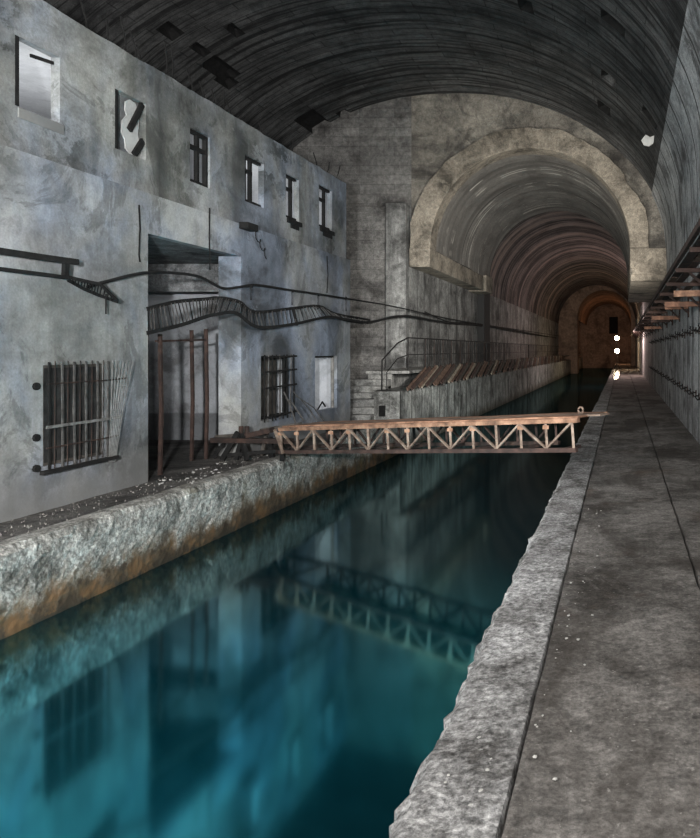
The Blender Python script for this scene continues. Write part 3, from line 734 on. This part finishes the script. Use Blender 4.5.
# ------------------------------------------------------------------ footbridge
P0 = Vector((-5.13, 10.5, .17)); P1 = Vector((-.52, 8.05, .55))
ax = (P1 - P0); LEN = ax.length; ax.normalize(); nr = Vector((-ax.y, ax.x, 0)).normalized(); upv = ax.cross(nr) * 1; upv = Vector((-ax.z * ax.x, -ax.z * ax.y, 1)).normalized()
HT = .34; WD = .78
def BP(s, side, hgt): return P0 + ax * s + nr * side + upv * hgt
g = empty('footbridge', (P0.x, P0.y, 0)); tag(g, 'rusty orange lattice steel footbridge crossing the canal', 'bridge')
for side, l0, l1, m in ((0, 0, LEN, 'rust_pale'), (WD, .05, LEN - .75, 'rust_red')):
    MB().path([BP(l0 + .02, side, HT), BP(l1 + .05, side, HT)], .06, .05).build('top_chord', 'rust_orange', g)
    MB().path([BP(l0, side, 0), BP(l1, side, 0)], .06, .05).build('bottom_chord', 'rust_red' if side == 0 else 'rust_dark', g)
    N = 14
    for k in range(N + 1):
        s = l0 + .04 + (l1 - l0 - .08) * k / N
        MB().path([BP(s, side, .02), BP(s, side, HT - .02)], .034, .03).build('post', m, g)
        if k < N:
            s2 = l0 + .04 + (l1 - l0 - .08) * (k + 1) / N
            a, b = ((BP(s, side - .012, .02), BP(s2, side - .012, HT - .02)) if k % 2 else (BP(s, side - .012, HT - .02), BP(s2, side - .012, .02)))
            MB().path([a, b], .03, .022).build('diagonal', m, g)
            if side == 0 and k % 3 != 2: MB().box(BP(s, 0, HT - .07) + Vector((-.035, -.03, -.02)), BP(s, 0, HT - .07) + Vector((.035, -.02, .025))).build('gusset', 'rust_orange', g)
for k in range(8):
    s = .1 + (LEN - .3) * k / 7
    MB().path([BP(s, .02, 0.0), BP(s, WD, 0.0) if s < LEN - .8 else BP(s, WD * .5, 0)], .04, .04).build('cross_beam', 'rust_dark', g)
for a, b, l1, m in ((.03, .25, LEN + .12, 'rust_orange'), (.27, .5, LEN + .28, 'rust_pale'), (.53, .77, LEN + .1, 'rust_orange')):
    q = [BP(.04 + (l1 - .14) * i / 8, (a + b) / 2, HT + .035 + .004 * math.sin(i * 2 + a)) for i in range(9)]
    MB().path(q, b - a, .02).build('deck_plate', m, g)
rc = BP(LEN - .1, .3, HT + .1)
MB().path([rc + ax * .035 * math.cos(2 * PI * i / 14) + upv * .035 * math.sin(2 * PI * i / 14) for i in range(15)], .012, n=5).build('lifting_ring', 'rust_pale', g)
MB().path([BP(-.03, -.05, HT), BP(.14, -.05, -.02)], .03, .03).build('strut', 'rust_pale', g)
MB().path([BP(.05, .02, -.0), BP(-.6, .3, -.02)], .07, .06).build('root_beam', 'rust_dark', g)
MB().path([BP(.05, WD - .05, -.0), BP(-.6, WD - .2, -.02)], .07, .06).build('root_beam', 'rust_dark', g)

# collapsed timber and steel stand at the bridge's left end
g = empty('pivot_stand', (-5.75, 10.9, 0)); tag(g, 'collapsed dark stand of beams on the quay at the left end of the footbridge', 'stand')
def wq(px, py, Y): return ony(px, py, Y)
for a, b, w in (((222, 461, 10.75), (238, 432, 10.8), .07), ((236, 462, 10.75), (243, 436, 10.8), .06), ((247, 460, 10.7), (241, 434, 10.8), .06), ((262, 457, 11.2), (266, 436, 11.2), .05), ((272, 458, 11.0), (270, 437, 11.0), .06), ((282, 459, 10.7), (281, 438, 10.8), .06), ((288, 456, 11.0), (276, 434, 11.1), .05)):
    pa = ony(*a); pb = ony(*b); pa.z = .012; MB().path([pa, pb], w, w).build('leg', 'iron_black' if w > .055 else 'wood_dark', g)
for a, b, w, h, m in (((212, 440, 10.8), (292, 441, 10.75), .12, .07, 'rust_dark'), ((216, 437, 11.2), (268, 433, 11.2), .08, .06, 'wood_dark'), ((240, 437, 10.9), (272, 430, 10.9), .16, .08, 'rust_dark'), ((262, 430, 11.1), (300, 424, 11.1), .14, .05, 'wood_dark'), ((228, 455, 10.75), (290, 450, 10.75), .06, .05, 'iron_black'), ((213, 458, 10.9), (226, 440, 11.0), .07, .05, 'iron_black')):
    pa = ony(*a); pb = ony(*b); MB().path([pa, pb], w, h).build('beam', m, g)
for px in (241, 247):
    p = ony(px, 430, 10.85); MB().path([p - Vector((0, 0, .1)), p + Vector((0, 0, .06))], .035, n=8).build('bollard_pin', 'rust_dark', g)
MB().path([ony(296, 424, 11.0), ony(290, 405, 11.2), ony(284, 392, 11.4)], .012, n=5).build('rod', 'iron_mid', g)
MB().path([ony(304, 421, 11.0), ony(293, 404, 11.2), ony(286, 398, 11.4)], .012, n=5).build('rod', 'iron_mid', g)

# ------------------------------------------------------------------ railing and leaning planks
XR = -5.56
g = empty('railing', (XR, 18.2, 1.16)); tag(g, 'thin dark steel railing along the raised platform', 'railing')
ya, yb = 18.2, 62.0
zt, zm = 2.02, 1.58
MB().path([(XR, y, zt) for y in (ya, 30, 45, yb)], .02, n=6).build('top_rail', 'rail_steel', g)
MB().path([(XR, y, zm) for y in (ya, 30, 45, yb)], .014, n=6).build('mid_rail', 'rail_steel', g)
y = ya
while y < yb:
    MB().path([(XR, y, 1.16), (XR, y, zt)], .018, n=6).build('post', 'rail_steel', g); y += 1.5 if y < 34 else 3.5
y = 19.8; k = 0
while k < 62:
    MB().path([(XR, y, 1.2), (XR, y, zt)], .011, n=4).build('baluster', 'rust_dark' if k % 4 == 0 else 'rail_steel', g); y += .22 + .006 * k; k += 1
MB().path([(XR, ya, zt), (XR - .12, ya - .5, zt - .15), (XR - .25, 16.95, 1.45), (XR - .25, 16.92, .72)], .02, n=6).build('end_handrail', 'rail_steel', g)
MB().path([(XR, ya, zm), (XR - .12, ya - .5, zm - .1), (XR - .22, 17.2, 1.15), (XR - .22, 17.2, .72)], .014, n=6).build('end_handrail', 'rail_steel', g)
y = 17.4; i = 0
while i < 58:
    pale = i in (4, 11, 16, 23, 32, 41); ex = .1 + .6 * random.random()
    d = Vector((.21, -2.3, -.43)); lift = Vector((.43, 0, .21)).normalized() * .04 * (i % 2)
    top = Vector((-5.43, y + 1.95, 1.185)) + lift; bot = top + d; nn = d.normalized()
    bot = bot + nn * ex * .2; top = top - nn * (.3 * random.random())
    if bot.y < 17.0: bot = bot - nn * ((17.0 - bot.y) / abs(nn.y))
    o = MB().path([top, bot], .085, .03, up=(.43, 0, .21)).build('plank', 'plank_pale' if pale else ('plank_brown', 'rust_red', 'wood_dark', 'plank_brown')[i % 4], None, loc=bot)
    tag(o, '%s %s plank from the stairs leaning against the platform edge' % (ordinal(i), 'pale' if pale else 'brown'), 'plank', 'planks leaning along the platform edge')
    y += .27 + .018 * i; i += 1

# ------------------------------------------------------------------ rusty shelf on the right wall
XW = 1.4
yb0 = 8.1
def make_bracket():
    g = empty('wall_bracket', (XW, 0, 2.5))
    MB().path([(XW, 0, 2.86), (.78, 0, 2.86)], .07, .06).build('arm', 'rust_red', g)
    MB().path([(XW - .01, .0, 2.46), (.98, 0, 2.83)], .04, .04).build('strut', 'rust_dark', g)
    MB().box((XW - .03, -.06, 2.38), (XW - .004, .06, 2.83)).build('wall_plate', 'rust_dark', g)
    return g
proto = make_bracket(); y = yb0; i = 0
while y < 60:
    o = proto if i == 0 else copy_tree(proto)
    o.location = (XW, y, 2.5)
    tag(o, 'rusty steel shelf bracket on the right wall, %s from the viewer' % ordinal(i), 'bracket', 'shelf brackets on the right wall')
    y += 2.1 + .06 * i; i += 1
o = MB().path([(.77, 5.5, 2.93), (.77, 12, 2.935), (.77, 25, 2.93), (.77, 61, 2.93)], .05, .07).build('shelf_rail', 'rust_dark', None, loc=(.77, 5.5, 2.93)); tag(o, 'long dark rail along the front of the wall shelf', 'rail')
for k in range(4):
    xx = .88 + .135 * k
    yy = 5.6; j = 0
    while yy < 58:
        ln = 3.2 + 2.5 * random.random() + .08 * yy
        if not (k == 2 and j % 3 == 1):
            z = 2.91
            o = MB().path([(xx, yy, z), (xx + .01, (yy + min(yy + ln, 60)) / 2, z), (xx, min(yy + ln, 60), z)], .115, .03).build('shelf_plank', ('rust_dark', 'plank_brown', 'rust_red')[(k + j) % 3], None, loc=(xx, yy, z))
            tag(o, '%s board from the viewer in the %s row of the wall shelf' % (ordinal(j), ('outermost', 'second', 'third', 'innermost')[k]), 'board', 'boards lying on the wall brackets')
        yy += ln + .1; j += 1
for i, (yy, x0, z, m) in enumerate(((10.5, .78, 2.555, 'rust_orange'), (12.6, .77, 2.53, 'rust_brown'), (14.6, .9, 2.6, 'rust_brown'), (17.3, .74, 2.5, 'rust_brown'), (20.5, .85, 2.56, 'rust_red'), (25, .8, 2.5, 'rust_brown'), (31, .8, 2.55, 'rust_red'))):
    o = MB().path([(XW, yy, z), (x0, yy + .05, z - .01)], .10, .09).build('projecting_beam', m, None, loc=(XW, yy, z))
    tag(o, '%s rusty beam from the viewer jutting out of the right wall below the shelf' % ordinal(i), 'beam', 'rusty beams jutting from the right wall')
# cable hooks in two rows
def make_hook():
    g = empty('cable_hook', (XW, 0, 0))
    MB().box((XW - .02, -.03, -.06), (XW + .002, .03, .06)).build('plate', 'rust_dark', g)
    MB().path([(XW - .01, 0, .02), (XW - .09, 0, .0), (XW - .12, .01, .04), (XW - .11, .02, .08)], .014, n=5).build('hook', 'iron_black', g)
    return g
hp = make_hook(); first = True
for row, z, yy in (('upper', 2.04, 11.3), ('lower', .86, 11.3)):
    j = 0
    while yy < 34:
        o = hp if first else copy_tree(hp); first = False
        o.location = (XW, yy, z + .03 * math.sin(j * 2.1))
        tag(o, '%s iron cable hook from the viewer in the %s row on the right wall' % (ordinal(j), row), 'hook', 'cable hooks on the right wall')
        yy += .42 + .03 * j; j += 1
# white scrap high on the right side of the vault
t, y = hit_vault(655, 139); x, z = ell(t, HA - .2, HB_ - .2)
mb = MB(); base = Vector((x, y, z))
pts = [(-.16, -.1, .02), (-.05, -.1, .16), (.06, -.1, .1), (.16, -.1, .14), (.14, -.1, -.05), (.02, -.1, -.13), (-.1, -.1, -.1)]
mb.v = [base + Vector(p) for p in pts] + [base + Vector((p[0] * .7 + .03, .05, p[2] * .7)) for p in pts]; n = 7
mb.f = [tuple(range(n)), tuple(reversed(range(n, 2 * n)))] + [(i, (i + 1) % n, n + (i + 1) % n, n + i) for i in range(n)]
o = mb.build('plaster_fragment', 'board_white', None, loc=base); tag(o, 'small white fragment high on the vault beside the right wall', 'fragment')

# ------------------------------------------------------------------ lamps deep in the tunnel
YLAMP = 62.0
def lamp(name, X, z, label, YLAMP):
    g = empty(name, (X, YLAMP, 0)); tag(g, label, 'lamp', 'work lamps deep in the tunnel')
    MB().path([(X, YLAMP, .35), (X, YLAMP, z)], .025, n=6).build('pole', 'iron_black', g)
    for k in range(3):
        a = 2 * PI * k / 3 + .5
        MB().path([(X, YLAMP, .5), (X + .35 * math.cos(a), YLAMP + .35 * math.sin(a), 0.012)], .02, n=5).build('leg', 'iron_black', g)
    mb = MB(); n, mrows = 12, []
    for i in range(7):
        th = PI * i / 6
        mrows.append([(X + .19 * math.sin(th) * math.cos(2 * PI * j / n), YLAMP - .12 - .10 * math.cos(th), z + .19 * math.sin(th) * math.sin(2 * PI * j / n)) for j in range(n + 1)])
    mb.grid(mrows); mb.build('bulb', 'glow', g, weld=True, smooth=True)
    MB().box((X - .21, YLAMP - .02, z - .2), (X + .21, YLAMP + .12, z + .2)).build('housing', 'iron_black', g, bevel=.02)
lamp('work_lamp', -.45, 2.75, 'upper of the two bright lamps glowing deep in the tunnel', 62.0)
lamp('work_lamp', -.43, 1.62, 'lower of the two bright lamps glowing deep in the tunnel', 60.8)
# wet film on the walkway in front of them
mb = MB(); n = 28
pts = []
for i in range(n):
    a = 2 * PI * i / n; r = 1 + .18 * nz(math.cos(a) * 2, math.sin(a) * 2, 4)
    pts.append(Vector((-.40 + .25 * r * math.cos(a), 50 + 10.2 * r * math.sin(a), .012)))
mb.v = pts; mb.f = [tuple(range(n))]
o = mb.build('puddle', 'wet', None, loc=(-.4, 50, .012)); tag(o, 'wet patch on the walkway below the two distant lamps', 'puddle', kind='stuff')

# ------------------------------------------------------------------ rubble
def stone(seed):
    bm = bmesh.new(); bmesh.ops.create_icosphere(bm, subdivisions=1, radius=1)
    rr = random.Random(seed)
    for v in bm.verts: v.co = Vector((v.co.x * (.8 + .5 * rr.random()), v.co.y * (.6 + .5 * rr.random()), v.co.z * (.35 + .25 * rr.random())))
    me = bpy.data.meshes.new('plaster_chip'); bm.to_mesh(me); bm.free(); me.materials.append(M['chip']); return me
SM = [stone(i) for i in range(5)]
def chips(n, area, smin, smax, label, group):
    for i in range(n):
        x, y = area()
        o = bpy.data.objects.new('plaster_chip', SM[i % 5]); COL.objects.link(o)
        s = smin + (smax - smin) * random.random() ** 2
        o.location = (x, y, .006 + s * .3); o.scale = (s, s, s); o.rotation_euler = (0, 0, random.random() * 6)
        tag(o, label, 'chip', group)
def quay_area():
    y = 8.6 + 3.2 * random.random(); x = -5.42 - .62 * random.random(); return x, y
chips(60, quay_area, .009, .026, 'small white plaster chip lying on the left quay before the doorway', 'plaster chips on the left quay')
def kerb_area():
    y = 2.6 + 7 * random.random() ** 1.4; return XK + .08 + .26 * random.random(), y
chips(40, kerb_area, .004, .012, 'small pale stone chip lying on the right kerb', 'stone chips on the kerb')
def walk_area():
    y = 2.6 + 5 * random.random(); return XC + .04 + .22 * random.random() ** 1.5, y
chips(40, walk_area, .004, .012, 'small pale stone chip lying on the walkway along the crack', 'stone chips on the walkway')
mb = MB()
for i in range(600):
    x = -5.4 - .68 * random.random() ** .8; y = 5.5 + 6.5 * random.random(); s = .003 + .010 * random.random() ** 2; a = random.random() * 6
    c, d = math.cos(a) * s, math.sin(a) * s
    b = len(mb.v); mb.v += [Vector((x + c, y + d, .0)), Vector((x - d, y + c, .0)), Vector((x - c, y - d, .0)), Vector((x + d, y - c, .0)), Vector((x, y, .01 + s))]
    mb.f += [(b, b+1, b+4), (b+1, b+2, b+4), (b+2, b+3, b+4), (b+3, b, b+4)]
o = mb.build('grit', 'grit', None, loc=(-5.6, 9, 0)); tag(o, 'fine grit and crumbs scattered over the left quay', 'grit', kind='stuff')

# ------------------------------------------------------------------ light
def aim(o, target):
    o.rotation_euler = (Vector(target) - o.location).to_track_quat('-Z', 'Y').to_euler()
def spot(name, loc, target, power, angle, blend=.6, col=(1, 1, 1), size=.15):
    l = bpy.data.lights.new(name, 'SPOT'); l.energy = power; l.spot_size = math.radians(angle); l.spot_blend = blend; l.color = col; l.shadow_soft_size = size
    o = bpy.data.objects.new(name, l); COL.objects.link(o); o.location = loc; aim(o, target); return o
def area(name, loc, target, power, sx, sy, col=(1, 1, 1)):
    l = bpy.data.lights.new(name, 'AREA'); l.shape = 'RECTANGLE'; l.size = sx; l.size_y = sy; l.energy = power; l.color = col
    o = bpy.data.objects.new(name, l); COL.objects.link(o); o.location = loc; aim(o, target); return o
def point(name, loc, power, col=(1, 1, 1), size=.2):
    l = bpy.data.lights.new(name, 'POINT'); l.energy = power; l.color = col; l.shadow_soft_size = size
    o = bpy.data.objects.new(name, l); COL.objects.link(o); o.location = loc; return o
spot('key_light', (-.7, -.6, 2.1), (-6.3, 10.5, 1.9), 4500, 78, .7, (.97, .985, 1), .12)
area('fill_light', (-2.5, -4.5, 5.5), (-2.5, 10, 1.0), 950, 4, 3, (1, .98, .95))
spot('facade_light', (.2, 4.5, 2.5), (-6.1, 14.2, 2.9), 1500, 44, 1.0, (.97, .985, 1), .15)  # added spot evening out the far facade, no lamp there
spot('walkway_light', (.1, -.8, 4.0), (-.1, 3.0, 0), 820, 75, .9, (1, .97, .95), .4)  # added spot brightening the near walkway
spot('right_wall_light', (-4.4, .5, 3.0), (1.4, 13, 3.8), 2200, 60, .9, (1, 1, .98), .4)  # added spot above the canal to brighten the right wall
spot('vault_light', (-1.2, 1, 2.4), (-3.5, 15, 9.0), 1100, 85, .9, (1, 1, 1), .4)  # added upward spot lifting the vault out of the dark
spot('portal_light', (-.6, 9, 2.4), (-2.6, 22, 6.3), 2200, 56, .9, (1, .93, .82), .3)  # added warm spot on the portal, belongs to no fixture
spot('soffit_light', (-.5, 18.5, 1.0), (-3.0, 27, 8.0), 1100, 85, .8, (1, .95, .88), .3)  # added spot for the barrel inside the portal, no fixture here
spot('channel_light', (.5, 9, 2.8), (-5.6, 25, 2.0), 5200, 46, .9, (1, .98, .94), .3)  # added spot brightening the canal wall and left tunnel side
point('tunnel_light', (.4, 46, 2.6), 460, (1, .74, .68), .3)  # added reddish point light, no lamp hangs here
point('lamp_light', (-.2, 59.9, 2.2), 130, (1, .6, .32), .15)
point('lamp_light', (.2, 84, 2.2), 180, (1, .5, .26), .15)  # added beyond the far portal to light the end wall, no lamp there
for y, p in ((5.6, 34), (8.3, 34), (12.6, 28), (14.4, 11)): area('room_light', (-7.8, y, 3.7), (-7.8, y, 9), p, 1.6, 1.6, (.96, .98, 1))  # added upward area lights brightening the room ceilings
area('room_light', (-8.2, 14.4, 2.9), (-8.0, 15.4, 1.2), 40, 1, .5, (.96, .98, 1))  # added area light brightening the far ground floor room
w = bpy.data.worlds.new('World'); sc.world = w; w.use_nodes = True
w.node_tree.nodes['Background'].inputs[0].default_value = (.05, .052, .055, 1); w.node_tree.nodes['Background'].inputs[1].default_value = .3

# ------------------------------------------------------------------ camera
cam = bpy.data.cameras.new('Camera'); co = bpy.data.objects.new('Camera', cam); COL.objects.link(co)
co.location = (0, 0, EYE); co.rotation_euler = (PI / 2, 0, 0)
cam.sensor_fit = 'HORIZONTAL'; cam.sensor_width = 36; cam.lens = 36 * FPX / 700
cam.shift_x = (350 - VX) / 700; cam.shift_y = -(419 - VY) / 700
cam.clip_start = .05; cam.clip_end = 300
sc.camera = co
vs = sc.view_settings
vs.view_transform = 'Standard'; vs.look = 'None'; vs.gamma = 1; vs.use_curve_mapping = False; vs.exposure = 0
